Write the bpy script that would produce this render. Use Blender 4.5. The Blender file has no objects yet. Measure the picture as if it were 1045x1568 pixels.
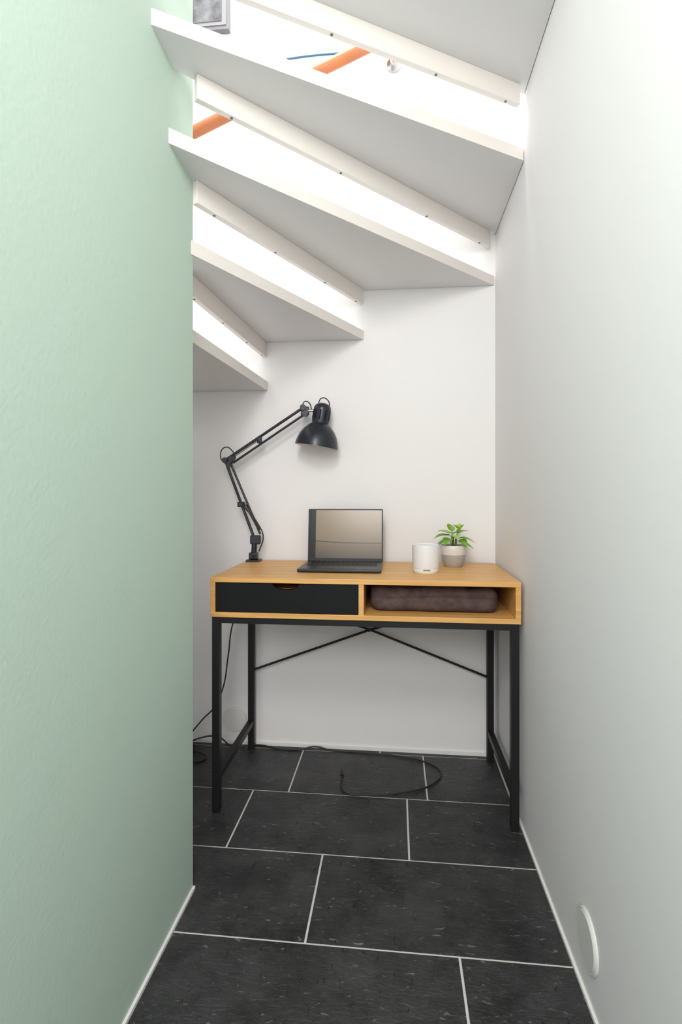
import bpy, bmesh, math, random
from mathutils import Vector, Matrix
random.seed(4)
S=bpy.context.scene
try:
    S.view_settings.view_transform='Standard'
    S.view_settings.look='None'
except Exception as e: print(e)

# ---------------- materials ----------------
def mat(name,col,rough=.6,metal=0,bump=0,bscale=60,var=0,vscale=3,spec=.5,emit=None):
    m=bpy.data.materials.new(name); m.use_nodes=True
    nt=m.node_tree; b=nt.nodes['Principled BSDF']
    b.inputs['Base Color'].default_value=(*col,1)
    b.inputs['Roughness'].default_value=rough
    b.inputs['Metallic'].default_value=metal
    b.inputs['Specular IOR Level'].default_value=spec
    tc=nt.nodes.new('ShaderNodeTexCoord')
    if var>0:
        n=nt.nodes.new('ShaderNodeTexNoise'); n.inputs['Scale'].default_value=vscale; n.inputs['Detail'].default_value=4
        nt.links.new(tc.outputs['Object'],n.inputs['Vector'])
        r=nt.nodes.new('ShaderNodeValToRGB')
        r.color_ramp.elements[0].position=.3; r.color_ramp.elements[1].position=.7
        r.color_ramp.elements[0].color=(*[c*(1-var) for c in col],1)
        r.color_ramp.elements[1].color=(*[min(1,c*(1+var)) for c in col],1)
        nt.links.new(n.outputs['Fac'],r.inputs['Fac']); nt.links.new(r.outputs['Color'],b.inputs['Base Color'])
    if bump>0:
        n2=nt.nodes.new('ShaderNodeTexNoise'); n2.inputs['Scale'].default_value=bscale; n2.inputs['Detail'].default_value=3
        nt.links.new(tc.outputs['Object'],n2.inputs['Vector'])
        bp=nt.nodes.new('ShaderNodeBump'); bp.inputs['Strength'].default_value=bump; bp.inputs['Distance'].default_value=.003
        nt.links.new(n2.outputs['Fac'],bp.inputs['Height']); nt.links.new(bp.outputs['Normal'],b.inputs['Normal'])
    return m

M_white=mat('wall_white_paint',(.80,.785,.775),.75,bump=.12,bscale=90,spec=.2)
M_right=mat('wall_right_paint',(.81,.79,.805),.75,bump=.10,bscale=70,spec=.2)
M_green=mat('mint_green_paint',(.51,.645,.545),.7,bump=.16,bscale=120,spec=.25)
M_tread=mat('stair_white_paint',(.76,.755,.755),.5,bump=.05,bscale=30,spec=.3)
M_edge_lit=mat('stair_white_edge_lit',(.76,.715,.665),.5,spec=.3)  # same white stair paint, beige light on the edges put into its colour
M_caulk=mat('white_caulk',(.8,.79,.77),.6)
M_black=mat('black_metal',(.010,.010,.011),.45,spec=.3)
M_drawer=mat('black_drawer',(.007,.0075,.008),.6,bump=.05,bscale=200,spec=.2)
M_lamp=mat('lamp_black',(.012,.015,.022),.32)
M_lampin=mat('lamp_inner_white',(.75,.75,.73),.5)
M_chrome=mat('chrome',(.7,.7,.7),.15,metal=1)
M_steel=mat('spring_steel',(.10,.10,.10),.35,metal=1)
M_cord=mat('cord_black',(.012,.012,.012),.5)
M_plast=mat('white_plastic',(.82,.82,.81),.4)
M_cloth=mat('brown_felt',(.105,.072,.070),.95,bump=.8,bscale=250,var=.25,vscale=40,spec=.1)
M_rail=mat('orange_wood',(.55,.19,.07),.35,var=.15,vscale=6)
M_blue=mat('blue_cable',(.05,.18,.30),.5)
M_lap=mat('laptop_dark',(.03,.031,.035),.35,metal=.5)
M_key=mat('key_black',(.008,.008,.009),.5)
M_soil=mat('soil',(.03,.02,.012),.95,bump=1,bscale=150)
M_text=mat('dark_print',(.03,.03,.03),.6)
M_vent=mat('vent_white',(.72,.71,.69),.5)

def wood():
    m=bpy.data.materials.new('light_oak'); m.use_nodes=True; nt=m.node_tree; b=nt.nodes['Principled BSDF']
    tc=nt.nodes.new('ShaderNodeTexCoord'); mp=nt.nodes.new('ShaderNodeMapping')
    mp.inputs['Scale'].default_value=(1.6,28,28)
    nt.links.new(tc.outputs['Object'],mp.inputs['Vector'])
    n=nt.nodes.new('ShaderNodeTexNoise'); n.inputs['Scale'].default_value=2.2; n.inputs['Detail'].default_value=6; n.inputs['Distortion'].default_value=.4
    nt.links.new(mp.outputs['Vector'],n.inputs['Vector'])
    r=nt.nodes.new('ShaderNodeValToRGB')
    r.color_ramp.elements[0].position=.3; r.color_ramp.elements[1].position=.72
    r.color_ramp.elements[0].color=(.60,.30,.075,1); r.color_ramp.elements[1].color=(.78,.46,.16,1)
    nt.links.new(n.outputs['Fac'],r.inputs['Fac']); nt.links.new(r.outputs['Color'],b.inputs['Base Color'])
    b.inputs['Roughness'].default_value=.42
    return m
M_wood=wood()

def slate():
    m=bpy.data.materials.new('black_slate'); m.use_nodes=True; nt=m.node_tree; b=nt.nodes['Principled BSDF']
    L=nt.links.new
    tc=nt.nodes.new('ShaderNodeTexCoord')
    n=nt.nodes.new('ShaderNodeTexNoise'); n.inputs['Scale'].default_value=6; n.inputs['Detail'].default_value=10; n.inputs['Roughness'].default_value=.75
    L(tc.outputs['Object'],n.inputs['Vector'])
    r=nt.nodes.new('ShaderNodeValToRGB')
    r.color_ramp.elements[0].position=.34; r.color_ramp.elements[1].position=.72
    r.color_ramp.elements[0].color=(.009,.009,.010,1); r.color_ramp.elements[1].color=(.060,.060,.062,1)
    L(n.outputs['Fac'],r.inputs['Fac'])
    def fleck(rot,sc,lo,hi,dist):
        mp=nt.nodes.new('ShaderNodeMapping'); mp.inputs['Rotation'].default_value=(0,0,rot); mp.inputs['Scale'].default_value=sc
        L(tc.outputs['Object'],mp.inputs['Vector'])
        k=nt.nodes.new('ShaderNodeTexNoise'); k.inputs['Scale'].default_value=1; k.inputs['Detail'].default_value=3; k.inputs['Roughness'].default_value=.55; k.inputs['Distortion'].default_value=dist
        L(mp.outputs['Vector'],k.inputs['Vector'])
        q=nt.nodes.new('ShaderNodeValToRGB'); q.color_ramp.elements[0].position=lo; q.color_ramp.elements[1].position=hi
        L(k.outputs['Fac'],q.inputs['Fac']); return k,q
    n2,r2=fleck(.6,(38,100,1),.64,.71,1.0)
    n3,r3=fleck(-.5,(120,40,1),.25,.36,.8)
    mx=nt.nodes.new('ShaderNodeMixRGB'); mx.inputs['Color2'].default_value=(.26,.26,.265,1)
    ms=nt.nodes.new('ShaderNodeMath'); ms.operation='MULTIPLY'; ms.inputs[1].default_value=.6
    L(r2.outputs['Color'],ms.inputs[0]); L(ms.outputs[0],mx.inputs['Fac']); L(r.outputs['Color'],mx.inputs['Color1'])
    mm=nt.nodes.new('ShaderNodeMixRGB'); mm.blend_type='MULTIPLY'; mm.inputs['Fac'].default_value=.8
    L(mx.outputs['Color'],mm.inputs['Color1']); L(r3.outputs['Color'],mm.inputs['Color2'])
    L(mm.outputs['Color'],b.inputs['Base Color'])
    ad=nt.nodes.new('ShaderNodeMath'); ad.operation='ADD'; L(n.outputs['Fac'],ad.inputs[0]); L(r3.outputs['Color'],ad.inputs[1])
    ad2=nt.nodes.new('ShaderNodeMath'); ad2.operation='ADD'; L(ad.outputs[0],ad2.inputs[0]); L(n2.outputs['Fac'],ad2.inputs[1])
    bp=nt.nodes.new('ShaderNodeBump'); bp.inputs['Strength'].default_value=.8; bp.inputs['Distance'].default_value=.004
    L(ad2.outputs[0],bp.inputs['Height']); L(bp.outputs['Normal'],b.inputs['Normal'])
    b.inputs['Roughness'].default_value=.42
    return m
M_slate=slate()
M_grout=mat('pale_grout',(.66,.65,.63),.8)

# ---------------- helpers ----------------
def link(o,parent=None):
    S.collection.objects.link(o)
    if parent: o.parent=parent
    return o
def empty(name,loc=(0,0,0)):
    e=bpy.data.objects.new(name,None); e.empty_display_size=.05; S.collection.objects.link(e); return e
def from_bm(name,bm,mats,parent=None,smooth=False):
    me=bpy.data.meshes.new(name); bm.normal_update(); bm.to_mesh(me); bm.free()
    if not isinstance(mats,(list,tuple)): mats=[mats]
    for m in mats: me.materials.append(m)
    if smooth:
        for p in me.polygons: p.use_smooth=True
    return link(bpy.data.objects.new(name,me),parent)
def bm_box(bm,x0,x1,y0,y1,z0,z1,mi=0):
    vs=[bm.verts.new(p) for p in [(x0,y0,z0),(x1,y0,z0),(x1,y1,z0),(x0,y1,z0),(x0,y0,z1),(x1,y0,z1),(x1,y1,z1),(x0,y1,z1)]]
    for f in [(0,3,2,1),(4,5,6,7),(0,1,5,4),(1,2,6,5),(2,3,7,6),(3,0,4,7)]:
        fc=bm.faces.new([vs[i] for i in f]); fc.material_index=mi
def box(name,x0,x1,y0,y1,z0,z1,m,parent=None,bev=0,seg=2):
    bm=bmesh.new(); bm_box(bm,x0,x1,y0,y1,z0,z1)
    o=from_bm(name,bm,m,parent)
    if bev:
        md=o.modifiers.new('b','BEVEL'); md.width=bev; md.segments=seg
    return o
def bm_prism(bm,poly,z0,z1,mi=0):
    a=[bm.verts.new((x,y,z0)) for x,y in poly]; b=[bm.verts.new((x,y,z1)) for x,y in poly]
    n=len(poly); fs=[bm.faces.new(a[::-1]),bm.faces.new(b)]
    for i in range(n): fs.append(bm.faces.new([a[i],a[(i+1)%n],b[(i+1)%n],b[i]]))
    for f in fs: f.material_index=mi
    return fs
def tube(name,pts,r,m,parent=None,smooth=True,cyclic=False,res=4):
    cu=bpy.data.curves.new(name,'CURVE'); cu.dimensions='3D'; cu.bevel_depth=r; cu.bevel_resolution=res; cu.use_fill_caps=True
    if smooth and len(pts)>2:
        sp=cu.splines.new('BEZIER'); sp.bezier_points.add(len(pts)-1)
        for p,q in zip(sp.bezier_points,pts): p.co=q; p.handle_left_type=p.handle_right_type='AUTO'
        sp.resolution_u=10
    else:
        sp=cu.splines.new('POLY'); sp.points.add(len(pts)-1)
        for p,q in zip(sp.points,pts): p.co=(*q,1)
    sp.use_cyclic_u=cyclic
    o=bpy.data.objects.new(name,cu); S.collection.objects.link(o)
    dg=bpy.context.evaluated_depsgraph_get(); me=bpy.data.meshes.new_from_object(o.evaluated_get(dg))
    bpy.data.objects.remove(o); me.name=name
    me.materials.clear(); me.materials.append(m)
    for p in me.polygons: p.use_smooth=True
    return link(bpy.data.objects.new(name,me),parent)
def lathe(name,prof,m,parent=None,mtx=None,seg=48,mis=None):
    bm=bmesh.new(); rings=[]
    for r,z in prof:
        if r<1e-6: rings.append([bm.verts.new((0,0,z))])
        else: rings.append([bm.verts.new((r*math.cos(2*math.pi*i/seg),r*math.sin(2*math.pi*i/seg),z)) for i in range(seg)])
    for k in range(len(rings)-1):
        A,B=rings[k],rings[k+1]
        for i in range(seg):
            j=(i+1)%seg
            if len(A)==1 and len(B)==1: continue
            if len(A)==1: f=bm.faces.new([A[0],B[j],B[i]])
            elif len(B)==1: f=bm.faces.new([A[i],A[j],B[0]])
            else: f=bm.faces.new([A[i],A[j],B[j],B[i]])
            if mis: f.material_index=mis[k]
    if mtx is not None: bm.transform(mtx)
    o=from_bm(name,bm,m,parent,True)
    md=o.modifiers.new('e','EDGE_SPLIT'); md.split_angle=math.radians(40)
    return o
def axis_mtx(p,q):
    d=(Vector(q)-Vector(p)).normalized()
    return Matrix.Translation(p)@d.to_track_quat('Z','Y').to_matrix().to_4x4()
def disc_cyl(name,p,q,r,m,parent=None,seg=24):
    L=(Vector(q)-Vector(p)).length
    return lathe(name,[(0,0),(r,0),(r,L),(0,L)],m,parent,axis_mtx(p,q),seg)

# ---------------- room ----------------
XR=.39; YB=2.11; XL=-.524
box('wall_right',XR,XR+.12,-1.6,YB+.12,-.02,4.6,M_right)
box('wall_back',-1.72,XR,YB,YB+.12,-.02,4.6,M_white)
box('wall_left',-.62,XL,-.5,1.32,-.02,3.0,M_green)
box('wall_stairwell',-1.72,-1.6,-.5,YB,-.02,4.6,M_white)
# floor with tiles
bm=bmesh.new()
bm_box(bm,-1.72,XR+.12,-1.6,YB+.12,-.06,-.0015,0)
g=.0028
rows=[1.188+.298*k for k in range(-9,4)]
joints={3:[-.87,-.367,.108], 2:[-1.05,-.490,.039], 1:[-.80,-.206,.45], 0:[-1.1,-.56,.142]}
for i,y0 in enumerate(rows):
    k=i-9
    y1=min(y0+.298,YB)
    key={0:1,1:2,2:3,-1:0}.get(k)
    js=joints[key] if key is not None else [(-1.5+((i*.37)%.6))+.6*n for n in range(4)]
    xs=[-1.6]+[j for j in js if -1.58<j<XR-.02]+[XR]
    for a,b in zip(xs[:-1],xs[1:]):
        if y0+g>=y1-g: continue
        bm_box(bm,a+g,b-g,y0+g,y1-g,-.01,0,1)
from_bm('floor',bm,[M_grout,M_slate])
# caulk trims
box('caulk_right',XR-.006,XR,-1.6,YB,0,.008,M_caulk)
box('caulk_left',XL,XL+.006,-.5,1.322,0,.008,M_caulk)
box('caulk_back',-1.6,XR,YB-.008,YB,0,.012,M_caulk)

# ---------------- stairs ----------------
st=empty('winder_staircase')
TH=.036
def tread(n,z,poly,strip=None):
    bm=bmesh.new(); fs=bm_prism(bm,poly,z,z+TH)
    fs[2].material_index=1
    o=from_bm('tread_%d'%n,bm,[M_tread,M_edge_lit],st)
    if strip:
        (xa,ya),(xb,yb)=strip
        d=Vector((xb-xa,yb-ya)).normalized(); nn=Vector((-d.y,d.x))*.018
        bm=bmesh.new(); bm_prism(bm,[(xa,ya),(xb,yb),(xb+nn.x,yb+nn.y),(xa+nn.x,ya+nn.y)],z-.060,z)
        o=from_bm('riser_lip_%d'%n,bm,M_edge_lit,st)
        md=o.modifiers.new('b','BEVEL'); md.width=.0015; md.segments=1
        for t in (.08,.38,.70,.95):
            px=xa+(xb-xa)*t+nn.x*.5; py=ya+(yb-ya)*t+nn.y*.5
            disc_cyl('screw_%d'%n,(px,py,z-.0615),(px,py,z-.059),.0035,M_steel,st,10)
Z0=2.040; R=.197
XW=XR-.002; YW=YB-.002
tread(1,Z0,[(-.60,1.038),(XW,1.645),(XW,YW),(.355,YW),(-.60,1.128)],((-.474,1.222),(.366,2.075)))
tread(2,Z0-R,[(-.60,1.095),(.385,YW),(-.145,YW),(-.60,1.195)],((-.512,1.318),(-.127,2.093)))
tread(3,Z0-2*R,[(-.61,1.133),(-.127,YW),(-.545,YW),(-.588,1.33),(-.61,1.20)],((-.569,1.40),(-.524,2.108)))
tread(4,Z0-3*R,[(-.578,1.12),(-.520,YW),(-1.07,YW),(-.66,1.15)],((-.63,1.15),(-1.05,2.10)))
tread(5,Z0-4*R,[(-.60,1.1),(-1.05,YW),(-1.595,YW),(-1.595,1.76),(-.61,1.06)])
tread(6,Z0-5*R,[(-.60,1.08),(-1.595,1.78),(-1.595,1.3),(-.61,1.03)])
tread(7,Z0-6*R,[(-.61,1.05),(-1.595,1.32),(-1.595,.98),(-.61,.80)])
for k in range(3):
    tread(8+k,Z0-(7+k)*R,[(-.621,1.0-.24*k),(-1.595,1.0-.24*k),(-1.595,.74-.24*k),(-.621,.74-.24*k)])
tread(12,Z0+R,[(-.60,1.00),(XW,1.21),(XW,1.640),(-.60,1.074)],((-.474,1.115),(.368,1.597)))
tread(13,Z0+2*R,[(-.60,.78),(XW,.90),(XW,1.23),(-.60,1.02)],((-.474,1.03),(.368,1.205)))
for k in range(3):
    y=.80-.25*k
    tread(14+k,Z0+(3+k)*R,[(-.522,y-.27),(XW,y-.27),(XW,y+.02),(-.522,y+.02)])

# handrail on back wall
hr=empty('handrail')
tube('rail',[(-.98,2.045,2.41),(-.74,2.045,2.512),(-.192,2.045,2.733),(.2,2.045,2.895)],.023,M_rail,hr)
disc_cyl('bracket_plate',(-.005,2.109,2.735),(-.005,2.100,2.735),.028,M_chrome,hr)
tube('bracket_arm',[(-.005,2.10,2.735),(-.005,2.06,2.735),(-.005,2.045,2.80)],.007,M_chrome,hr)
disc_cyl('bracket_ball',(-.005,2.10,2.735),(-.005,2.075,2.735),.016,M_chrome,hr)
tube('cable',[(-.44,2.104,2.795),(-.35,2.104,2.80),(-.18,2.104,2.80)],.004,M_blue,hr)
# picture upstairs
pf=empty('framed_picture')
M_art=mat('grey_art',(.13,.135,.14),.5,var=.7,vscale=22)
box('frame',-.97,-.677,2.085,2.109,2.925,3.35,mat('frame_grey',(.22,.22,.225),.4),pf)
box('mat_board',-.960,-.687,2.082,2.086,2.94,3.335,mat('mat_grey',(.30,.30,.31),.6),pf)
box('print',-.93,-.705,2.080,2.083,2.955,3.31,M_art,pf)

# vents
def vent(name,loc,axis,r):
    p=Vector(loc); q=p+Vector(axis)
    lathe(name,[(0,.007),(r*.86,.007),(r*.9,.005),(r*.95,.006),(r,.003),(r,0),(0,0)],M_vent,None,axis_mtx(p,q),56)
vent('round_vent_cover',(-.658,YB-.0005,.100),(0,-1,0),.052)
vent('round_vent_cover.001',(XR-.0005,1.111,.125),(-1,0,0),.056)

# ---------------- desk ----------------
dk=empty('writing_desk')
DX0,DX1,DY0,DY1=-.592,.379,1.637,2.085
DZ0,DZ1=.632,.760; T=.016
box('desktop',DX0,DX1,DY0,DY1,DZ1-T,DZ1,M_wood,dk,.0012)
box('bottom_board',DX0,DX1,DY0,DY1,DZ0,DZ0+T,M_wood,dk,.0012)
box('side_1',DX0,DX0+T,DY0,DY1,DZ0+T,DZ1-T,M_wood,dk)
box('side_2',DX1-T,DX1,DY0,DY1,DZ0+T,DZ1-T,M_wood,dk)
box('divider',-.114,-.098,DY0+.001,DY1,DZ0+T,DZ1-T,M_wood,dk)
box('back_panel',DX0+T,DX1-T,DY1-.012,DY1-.002,DZ0+T,DZ1-T,M_wood,dk)
bm=bmesh.new()
x0,x1,z0,z1=DX0+T+.002,-.116,DZ0+T+.002,DZ1-T-.002
cx,hw,dp=-.346,.043,.019
pts=[(x0,z0),(x1,z0),(x1,z1),(cx+hw,z1)]
for i in range(1,16):
    t=math.pi*i/16; pts.append((cx+hw*math.cos(t)*.98,z1-dp*math.sin(t)**.8))
pts+= [(cx-hw,z1),(x0,z1)]
a=[bm.verts.new((x,DY0+.003,z)) for x,z in pts]; b=[bm.verts.new((x,DY0+.019,z)) for x,z in pts]
bm.faces.new(a); bm.faces.new(b[::-1])
n=len(pts)
for i in range(n): bm.faces.new([a[i],b[i],b[(i+1)%n],a[(i+1)%n]])
from_bm('drawer_front',bm,M_drawer,dk)
box('drawer_box',x0+.008,x1-.008,DY0+.06,DY1-.03,z0+.003,z1-.025,M_wood,dk)
L=.0245
lx0,lx1=DX0+.004,DX1-.004
box('leg_1',lx0,lx0+L,DY0+.004,DY0+.004+L,.006,DZ0,M_black,dk,.001)
box('leg_2',lx1-L,lx1,DY0+.004,DY0+.004+L,.006,DZ0,M_black,dk,.001)
box('leg_3',lx0,lx0+L,DY1-.004-L,DY1-.004,.006,DZ0,M_black,dk,.001)
box('leg_4',lx1-L,lx1,DY1-.004-L,DY1-.004,.006,DZ0,M_black,dk,.001)
for i,(x,y) in enumerate([(lx0,DY0+.004),(lx1-L,DY0+.004),(lx0,DY1-.004-L),(lx1-L,DY1-.004-L)]):
    box('foot_%d'%(i+1),x+.001,x+L-.001,y+.001,y+L-.001,0,.008,M_black,dk)
box('apron_front',lx0+L,lx1-L,DY0+.004,DY0+.004+L,DZ0-.020,DZ0,M_black,dk)
box('apron_back',lx0+L,lx1-L,DY1-.004-L,DY1-.004,DZ0-.020,DZ0,M_black,dk)
for i,x in enumerate((lx0,lx1-L)):
    box('apron_side_%d'%i,x,x+L,DY0+.004+L,DY1-.004-L,DZ0-.020,DZ0,M_black,dk)
    box('side_rail_%d'%i,x+.002,x+L-.002,DY0+.004+L,DY1-.004-L,.100,.122,M_black,dk)
yb=DY1-.016
tube('cross_brace_1',[(lx0+L,yb-.004,.322),(-.102,yb-.004,.492),(lx1-L,yb-.004,.628)],.0046,M_black,dk,smooth=False)
tube('cross_brace_2',[(lx1-L,yb+.006,.322),(-.102,yb+.006,.492),(lx0+L,yb+.006,.628)],.0046,M_black,dk,smooth=False)
disc_cyl('brace_bolt',(-.102,yb-.012,.492),(-.102,yb+.01,.492),.006,M_black,dk,12)

# ---------------- folded blanket ----------------
def pillow(name,x0,x1,y0,y1,z0,z1,m,parent,seed):
    bm=bmesh.new(); bmesh.ops.create_cube(bm,size=1)
    bmesh.ops.subdivide_edges(bm,edges=bm.edges[:],cuts=22,use_grid_fill=True)
    rnd=random.Random(seed); ph=[rnd.uniform(0,6) for _ in range(6)]
    hx,hy,hz=(x1-x0)/2,(y1-y0)/2,(z1-z0)/2
    rr=hz*.75
    for v in bm.verts:
        p=Vector((v.co.x*2*hx,v.co.y*2*hy,v.co.z*2*hz))
        q=Vector((max(-hx+rr,min(hx-rr,p.x)),max(-hy+rr,min(hy-rr,p.y)),max(-hz+rr,min(hz-rr,p.z))))
        d=p-q
        if d.length>1e-6: p=q+d.normalized()*min(rr,d.length)
        w=.0025*math.sin(p.x*32+ph[0])+.002*math.sin(p.x*71+p.y*20+ph[1])
        if p.z>0: p.z+=w
        # fold crease along the front
        cz=.006+.004*math.sin(p.x*14+1)
        if p.y<-hy*.6: p.y+=.007*math.exp(-((p.z-cz)/.003)**2)
        p.y+=.002*math.sin(p.x*45+ph[2])
        v.co=p+Vector(((x0+x1)/2,(y0+y1)/2,(z0+z1)/2))
    return from_bm(name,bm,m,parent,True)
bl=empty('folded_blanket')
pillow('fabric',-.080,.325,1.690,1.99,.6485,.729,M_cloth,bl,1)

# ---------------- laptop ----------------
lp=empty('laptop')
bx0,bx1=-.333,-.047; by0,by1=1.76,1.985; bz=DZ1
box('base',bx0,bx1,by0,by1,bz+.002,bz+.013,M_lap,lp,.003,3)
for i,(x,y) in enumerate([(bx0+.02,by0+.02),(bx1-.02,by0+.02),(bx0+.02,by1-.02),(bx1-.02,by1-.02)]):
    disc_cyl('foot_%d'%i,(x,y,bz),(x,y,bz+.004),.006,M_key,lp,12)
bm=bmesh.new()
kx0,kx1,ky0,ky1=bx0+.016,bx1-.016,by0+.095,by1-.022
for r in range(6):
    for c in range(14):
        w=(kx1-kx0)/14; h=(ky1-ky0)/6
        if r==0 and 3<=c<=8:
            continue
        bm_box(bm,kx0+c*w+.001,kx0+(c+1)*w-.001,ky0+r*h+.001,ky0+(r+1)*h-.001,bz+.013,bz+.0145)
w=(kx1-kx0)/14; h=(ky1-ky0)/6
bm_box(bm,kx0+3*w+.001,kx0+9*w-.001,ky0+.001,ky0+h-.001,bz+.013,bz+.0145)
from_bm('keyboard',bm,M_key,lp)
box('trackpad',-.245,-.135,by0+.015,by0+.085,bz+.0125,bz+.0135,M_lap,lp)
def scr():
    m=bpy.data.materials.new('screen_painted_reflection'); m.use_nodes=True; nt=m.node_tree; b=nt.nodes['Principled BSDF']; Lk=nt.links.new  # screen is off; its reflection of the room is painted as emission
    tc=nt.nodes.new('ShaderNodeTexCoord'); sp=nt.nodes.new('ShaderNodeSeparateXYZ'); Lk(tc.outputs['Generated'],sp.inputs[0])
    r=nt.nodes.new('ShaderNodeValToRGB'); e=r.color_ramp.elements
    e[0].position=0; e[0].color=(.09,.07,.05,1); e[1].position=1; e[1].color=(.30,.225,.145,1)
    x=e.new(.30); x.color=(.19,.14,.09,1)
    # shallow dark curve within the painted reflection
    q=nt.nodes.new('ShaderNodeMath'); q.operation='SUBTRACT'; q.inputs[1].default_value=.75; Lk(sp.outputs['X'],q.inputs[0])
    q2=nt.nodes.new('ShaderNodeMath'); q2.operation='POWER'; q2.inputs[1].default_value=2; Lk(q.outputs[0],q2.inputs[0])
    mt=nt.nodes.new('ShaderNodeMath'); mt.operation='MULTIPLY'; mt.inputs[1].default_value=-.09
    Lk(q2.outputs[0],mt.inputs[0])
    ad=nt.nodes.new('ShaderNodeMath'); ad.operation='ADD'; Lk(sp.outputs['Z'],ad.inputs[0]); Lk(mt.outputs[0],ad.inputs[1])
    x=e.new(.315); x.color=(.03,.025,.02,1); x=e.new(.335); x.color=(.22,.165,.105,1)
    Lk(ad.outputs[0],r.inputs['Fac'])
    gt=nt.nodes.new('ShaderNodeMath'); gt.operation='GREATER_THAN'; gt.inputs[1].default_value=.09; Lk(sp.outputs['X'],gt.inputs[0])  # dark left band of the painted reflection
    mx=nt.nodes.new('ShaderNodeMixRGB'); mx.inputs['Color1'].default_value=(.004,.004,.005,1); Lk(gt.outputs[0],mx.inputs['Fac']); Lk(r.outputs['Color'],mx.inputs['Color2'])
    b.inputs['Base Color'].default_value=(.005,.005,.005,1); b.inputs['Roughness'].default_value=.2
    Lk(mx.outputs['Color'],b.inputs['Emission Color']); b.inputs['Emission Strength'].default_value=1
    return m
tilt=(-math.radians(7),0,0)
o=box('lid',bx0,bx1,-.006,0,0,.200,M_lap,lp,.002); o.location=(0,by1+.004,bz+.010); o.rotation_euler=tilt
o=box('bezel',bx0+.002,bx1-.002,-.0075,-.005,.002,.198,M_key,lp,.0005); o.location=(0,by1+.004,bz+.010); o.rotation_euler=tilt
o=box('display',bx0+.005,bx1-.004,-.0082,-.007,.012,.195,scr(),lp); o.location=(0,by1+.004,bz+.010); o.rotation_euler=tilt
disc_cyl('hinge',(bx0+.03,by1+.001,bz+.012),(bx1-.03,by1+.001,bz+.012),.005,M_key,lp,16)

# ---------------- router ----------------
rt=empty('wifi_router')
T1=Matrix.Translation((.104,1.815,DZ1))
lathe('base_ring',[(0,0),(.040,0),(.0435,.004),(.0445,.016),(0,.016)],M_plast,rt,T1)
lathe('body',[(.0445,.0165),(.0455,.03),(.0465,.090),(.0455,.0945),(.042,.0955),(.040,.092),(0,.091)],[mat('router_shell',(.72,.72,.72),.35)],rt,T1)
bm=bmesh.new()
for k in range(9):
    a0=-math.pi/2-.25+k*.06
    r=.0452; zz=.010
    p0=Vector((.104+r*math.cos(a0),1.815+r*math.sin(a0),DZ1+zz)); p1=Vector((.104+r*math.cos(a0+.04),1.815+r*math.sin(a0+.04),DZ1+zz))
    u=Vector((0,0,.0035+.001*(k%2)))
    vs=[bm.verts.new(p) for p in (p0,p1,p1+u,p0+u)]; bm.faces.new(vs)
from_bm('label_print',bm,M_text,rt)

# ---------------- plant ----------------
pl=empty('potted_plant')
PX,PY=.213,1.972
Tm=Matrix.Translation((PX,PY,DZ1))
lathe('pot',[(0,0),(.031,0),(.034,.003),(.0395,.018),(.0435,.034),(.0455,.045),(.0468,.062),(.0470,.077),(.0455,.079),(.0435,.077),(.042,.066),(0,.066)],
      [mat('pot_glaze_grey',(.40,.38,.35),.35),mat('pot_glaze_white',(.66,.63,.59),.35)],pl,Tm,mis=[0,0,0,0,0,1,1,1,1,1,1])
lathe('soil',[(0,.070),(.03,.069),(.0425,.067)],M_soil,pl,Tm)
M_leaf=mat('leaf_green',(.16,.38,.035),.38,var=.45,vscale=30)
M_leaf2=mat('leaf_light_green',(.36,.58,.09),.38,var=.2,vscale=30)
M_stem=mat('stem_green',(.14,.24,.05),.5)
base=Vector((PX,PY,DZ1+.066))
def leaf(name,tip_dir,start,length,width,droop,m):
    d=Vector(tip_dir).normalized(); side=d.cross(Vector((0,0,1))).normalized(); up=side.cross(d)
    bm=bmesh.new(); N=10; rowsv=[]
    for i in range(N+1):
        t=i/N; w=.0006 if t in(0,1) else width*math.sin(math.pi*t**.85)**.85
        if t<.12: w=.0010
        c=start+d*length*t+Vector((0,0,-droop*length*t*t))
        rowsv.append([bm.verts.new(c-side*w+up*w*.30),bm.verts.new(c-side*w*.5+up*w*.12),bm.verts.new(c),bm.verts.new(c+side*w*.5+up*w*.12),bm.verts.new(c+side*w+up*w*.30)])
    for i in range(N):
        for j in range(4): bm.faces.new([rowsv[i][j],rowsv[i][j+1],rowsv[i+1][j+1],rowsv[i+1][j]])
    from_bm(name,bm,m,pl,True)
# (dir, start offset, length, width, droop)
spec=[((-1,-.3,.30),(-.008,0,.045),.070,.022,.40),((1,-.3,.30),(.012,0,.035),.074,.022,.50),((-.5,-.8,.15),(-.006,-.004,.035),.056,.022,.5),
((.55,-.8,.2),(.012,-.005,.03),.056,.022,.6),((.1,-.9,.5),(.002,-.004,.045),.050,.020,.6),((-.9,.4,.55),(-.008,.004,.05),.060,.020,.3),
((.9,.5,.6),(.012,.004,.05),.060,.020,.3),((.0,.9,.5),(0,.006,.05),.050,.018,.4),((-1,-.5,-.05),(-.012,-.002,.028),.056,.019,.3),
((1,-.3,-.1),(.014,-.002,.024),.060,.019,.3),((.5,-.3,.8),(.014,0,.055),.044,.017,.1),((-.3,-.3,.7),(-.004,0,.058),.046,.017,.1)]
for k,(d,s,l,w,dr) in enumerate(spec):
    s2=base+Vector(s)
    tube('stem_%d'%k,[base+Vector((s[0]*.4,s[1]*.4,0)),base+Vector((s[0]*.6,s[1]*.6,s[2]*.55)),s2],.0015,M_stem,pl)
    leaf('leaf_%d'%k,d,s2,l,w,dr,M_leaf2 if k in(1,10,11,4,5) else M_leaf)
tube('top_stem',[base,base+Vector((.012,0,.04)),base+Vector((.020,0,.072))],.0016,M_stem,pl)
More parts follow.
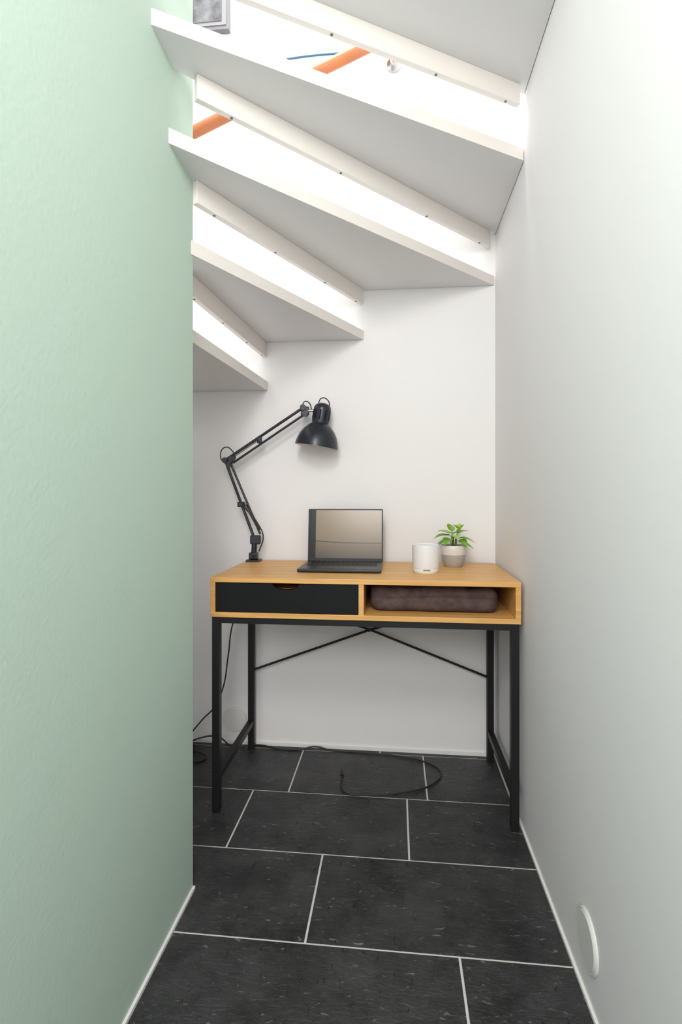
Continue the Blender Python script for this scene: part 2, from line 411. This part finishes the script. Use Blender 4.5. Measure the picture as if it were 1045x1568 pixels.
for k,d in enumerate([(-.8,-.4,.9),(.7,-.3,.9),(.2,.6,.8)]):
    leaf('leaf_top_%d'%k,d,base+Vector((.020,0,.068)),.034,.011,.1,M_leaf2)

# ---------------- desk lamp ----------------
dl=empty('desk_lamp'); LY=2.03
def P(x,z,y=LY): return Vector((x,y,z))
bm=bmesh.new(); bm_prism(bm,[(-.583,LY-.022),(-.530,LY-.022),(-.530,LY+.03),(-.583,LY+.03)],DZ1,DZ1+.008)
from_bm('clamp_top',bm,M_lamp,dl)
box('clamp_body',-.574,-.540,LY-.014,LY+.018,DZ1+.008,DZ1+.036,M_lamp,dl,.005,3)
disc_cyl('clamp_screw',P(-.557,DZ1+.022,LY-.014),P(-.557,DZ1+.022,LY-.034),.006,M_lamp,dl)
disc_cyl('post',P(-.556,DZ1+.03),P(-.553,DZ1+.085),.011,M_lamp,dl)
box('lower_bracket',-.570,-.528,LY-.011,LY+.011,.828,.864,M_lamp,dl,.005)
tube('lower_arm_bar_1',[P(-.672,1.158),P(-.553,.848)],.0058,M_lamp,dl,smooth=False)
tube('lower_arm_bar_2',[P(-.652,1.152),P(-.530,.868)],.0046,M_lamp,dl,smooth=False)
box('lower_arm_clip',-.622,-.592,LY-.008,LY+.008,.975,.995,M_lamp,dl,.003)
def spring(name,p,q,r,turns,wr=.0009):
    d=q-p; z=d.normalized(); x=z.cross(Vector((0,1,0))).normalized(); y=z.cross(x)
    pts=[p+d*(i/(turns*8))+x*r*math.cos(i*math.pi/4)+y*r*math.sin(i*math.pi/4) for i in range(turns*8+1)]
    tube(name,pts,wr,M_steel,dl,smooth=False,res=1)
spring('spring_1',P(-.588,.985,LY-.010),P(-.532,.885,LY-.010),.0045,34)
spring('spring_2',P(-.588,.985,LY+.010),P(-.532,.885,LY+.010),.0045,34)
tube('lower_cable',[P(-.66,1.15,LY-.01),P(-.60,.99,LY-.014),P(-.53,.90,LY-.014),P(-.516,.86,LY-.01),P(-.535,.80,LY)],.0024,M_cord,dl)
disc_cyl('elbow_disc_1',P(-.672,1.160,LY-.013),P(-.672,1.160,LY+.013),.011,M_lamp,dl)
disc_cyl('elbow_disc_2',P(-.646,1.166,LY-.013),P(-.646,1.166,LY+.013),.011,M_lamp,dl)
disc_cyl('elbow_disc_3',P(-.656,1.143,LY-.013),P(-.656,1.143,LY+.013),.010,M_lamp,dl)
box('elbow_plate',-.676,-.640,LY-.006,LY+.006,1.146,1.170,M_lamp,dl,.004)
tube('elbow_cable_loop',[P(-.645,1.160),P(-.675,1.150),P(-.692,1.185),P(-.672,1.212),P(-.646,1.200),P(-.630,1.168)],.0022,M_cord,dl)
tube('upper_arm_bar_1',[P(-.664,1.166),P(-.362,1.362)],.0056,M_lamp,dl,smooth=False)
tube('upper_arm_bar_2',[P(-.640,1.150),P(-.350,1.340)],.0046,M_lamp,dl,smooth=False)
spring('spring_3',P(-.640,1.172,LY-.010),P(-.535,1.240,LY-.010),.0045,34)
box('upper_arm_clip',-.542,-.524,LY-.009,LY+.009,1.226,1.252,M_lamp,dl,.003)
disc_cyl('head_disc_1',P(-.358,1.364,LY-.012),P(-.358,1.364,LY+.012),.012,M_lamp,dl)
disc_cyl('head_disc_2',P(-.350,1.340,LY-.012),P(-.350,1.340,LY+.012),.011,M_lamp,dl)
box('head_plate',-.368,-.335,LY-.006,LY+.006,1.334,1.368,M_lamp,dl,.004)
tube('head_arm',[P(-.345,1.350),P(-.325,1.352),P(-.300,1.345)],.006,M_chrome,dl)
tube('head_cable',[P(-.362,1.36),P(-.352,1.388),P(-.335,1.382),P(-.325,1.355)],.0022,M_cord,dl)
c0=P(-.3065,1.210); c1=P(-.2775,1.387)
A=axis_mtx(c0,c1)
prof=[(.0845,0),(.0835,.010),(.080,.026),(.073,.046),(.062,.064),(.048,.080),(.036,.089),(.033,.092),(.034,.098),(.034,.150),(.031,.160),(.022,.168),(.012,.172),(0,.173)]
lathe('shade',prof,M_lamp,dl,A,64)
inner=[(.0845,0),(.0825,.001),(.078,.026),(.071,.045),(.060,.062),(.046,.078),(.033,.087),(0,.088)]
lathe('shade_inner',inner,M_lampin,dl,A,64)
lathe('bulb',[(0,.022),(.015,.026),(.025,.040),(.026,.052),(.018,.070),(.014,.087)],mat('bulb_glass',(.85,.85,.82),.3),dl,A,32)
M_slot=mat('slot_dark',(.001,.001,.001),.9)
for i in range(10):
    an=i*2*math.pi/10
    bm=bmesh.new(); bm_box(bm,.0335,.0348,-.0028,.0028,.105,.143)
    bm.transform(A@Matrix.Rotation(an,4,'Z')); from_bm('vent_slot_%d'%i,bm,M_slot,dl)
tube('head_top_loop',[P(-.300,1.378),P(-.285,1.400),P(-.262,1.392),P(-.255,1.365),P(-.262,1.345)],.0022,M_cord,dl)

# ---------------- cords ----------------
ft=.004
tube('lamp_power_cord',[(-.557,2.102,.71),(-.60,2.095,.62),(-.65,2.06,.507),(-.668,2.055,.38),(-.692,2.055,.24),(-.73,2.06,.163),(-.78,2.07,.11),(-.83,2.07,.05)],.0028,M_cord)
tube('extension_cord',[(-.86,2.05,ft),(-.80,2.07,.03),(-.72,2.085,ft+.03),(-.66,2.075,ft),(-.55,2.095,ft),(-.458,2.07,ft),(-.38,2.075,ft),(-.32,2.085,.014),(-.26,2.083,ft),(-.118,2.075,ft),(.02,2.060,ft),(.110,2.030,ft),(.166,1.962,ft),(.128,1.874,ft),(.032,1.815,ft),(-.101,1.786,ft),(-.168,1.790,ft),(-.188,1.83,ft),(-.192,1.896,ft)],.0030,M_cord)
disc_cyl('cord_plug',(-.192,1.896,.0062),(-.196,1.925,.0062),.006,M_cord)
ps=empty('power_strip')
box('body',-.90,-.795,1.985,2.03,0,.03,M_cord,ps,.005,3)
box('plug',-.84,-.81,1.99,2.025,.03,.06,M_cord,ps,.006,3)
tube('coil',[(-.80,2.01,.01),(-.75,2.0,.004),(-.735,1.955,.004),(-.79,1.94,.004),(-.86,1.96,.004),(-.88,1.99,.012)],.003,M_cord,ps)

# ---------------- lights ----------------
w=bpy.data.worlds.new('World'); S.world=w; w.use_nodes=True
w.node_tree.nodes['Background'].inputs['Color'].default_value=(1,.985,.99,1)
w.node_tree.nodes['Background'].inputs['Strength'].default_value=1.85
def area(name,loc,tgt,size,power,col=(1,1,1)):
    l=bpy.data.lights.new(name,'AREA'); l.shape='DISK'; l.size=size; l.energy=power; l.color=col
    o=bpy.data.objects.new(name,l); S.collection.objects.link(o); o.location=loc
    o.rotation_euler=(Vector(tgt)-Vector(loc)).to_track_quat('-Z','Y').to_euler(); return o
area('ceiling_spot',(-.22,-.15,2.25),(-.05,2.0,.4),.40,13,(1,.975,.965))
area('rear_fill_light',(-.2,-1.5,2.0),(-.05,1.6,.3),1.0,30,(1,.985,.985))  # added fill light behind the camera to brighten the lower walls
area('stairwell_top_light',(-.5,1.3,4.5),(-.4,1.5,2),1.0,55,(1,1,1))  # downward area light for the stairwell; its source above is unseen

# ---------------- camera ----------------
cd=bpy.data.cameras.new('camera'); cam=bpy.data.objects.new('camera',cd); S.collection.objects.link(cam)
cam.location=(0,0,1.03); cam.rotation_euler=(math.radians(90),0,math.radians(5.9))
cd.sensor_width=36; cd.lens=805/1568*36; cd.shift_y=-29/1568; cd.clip_start=.01
S.camera=cam
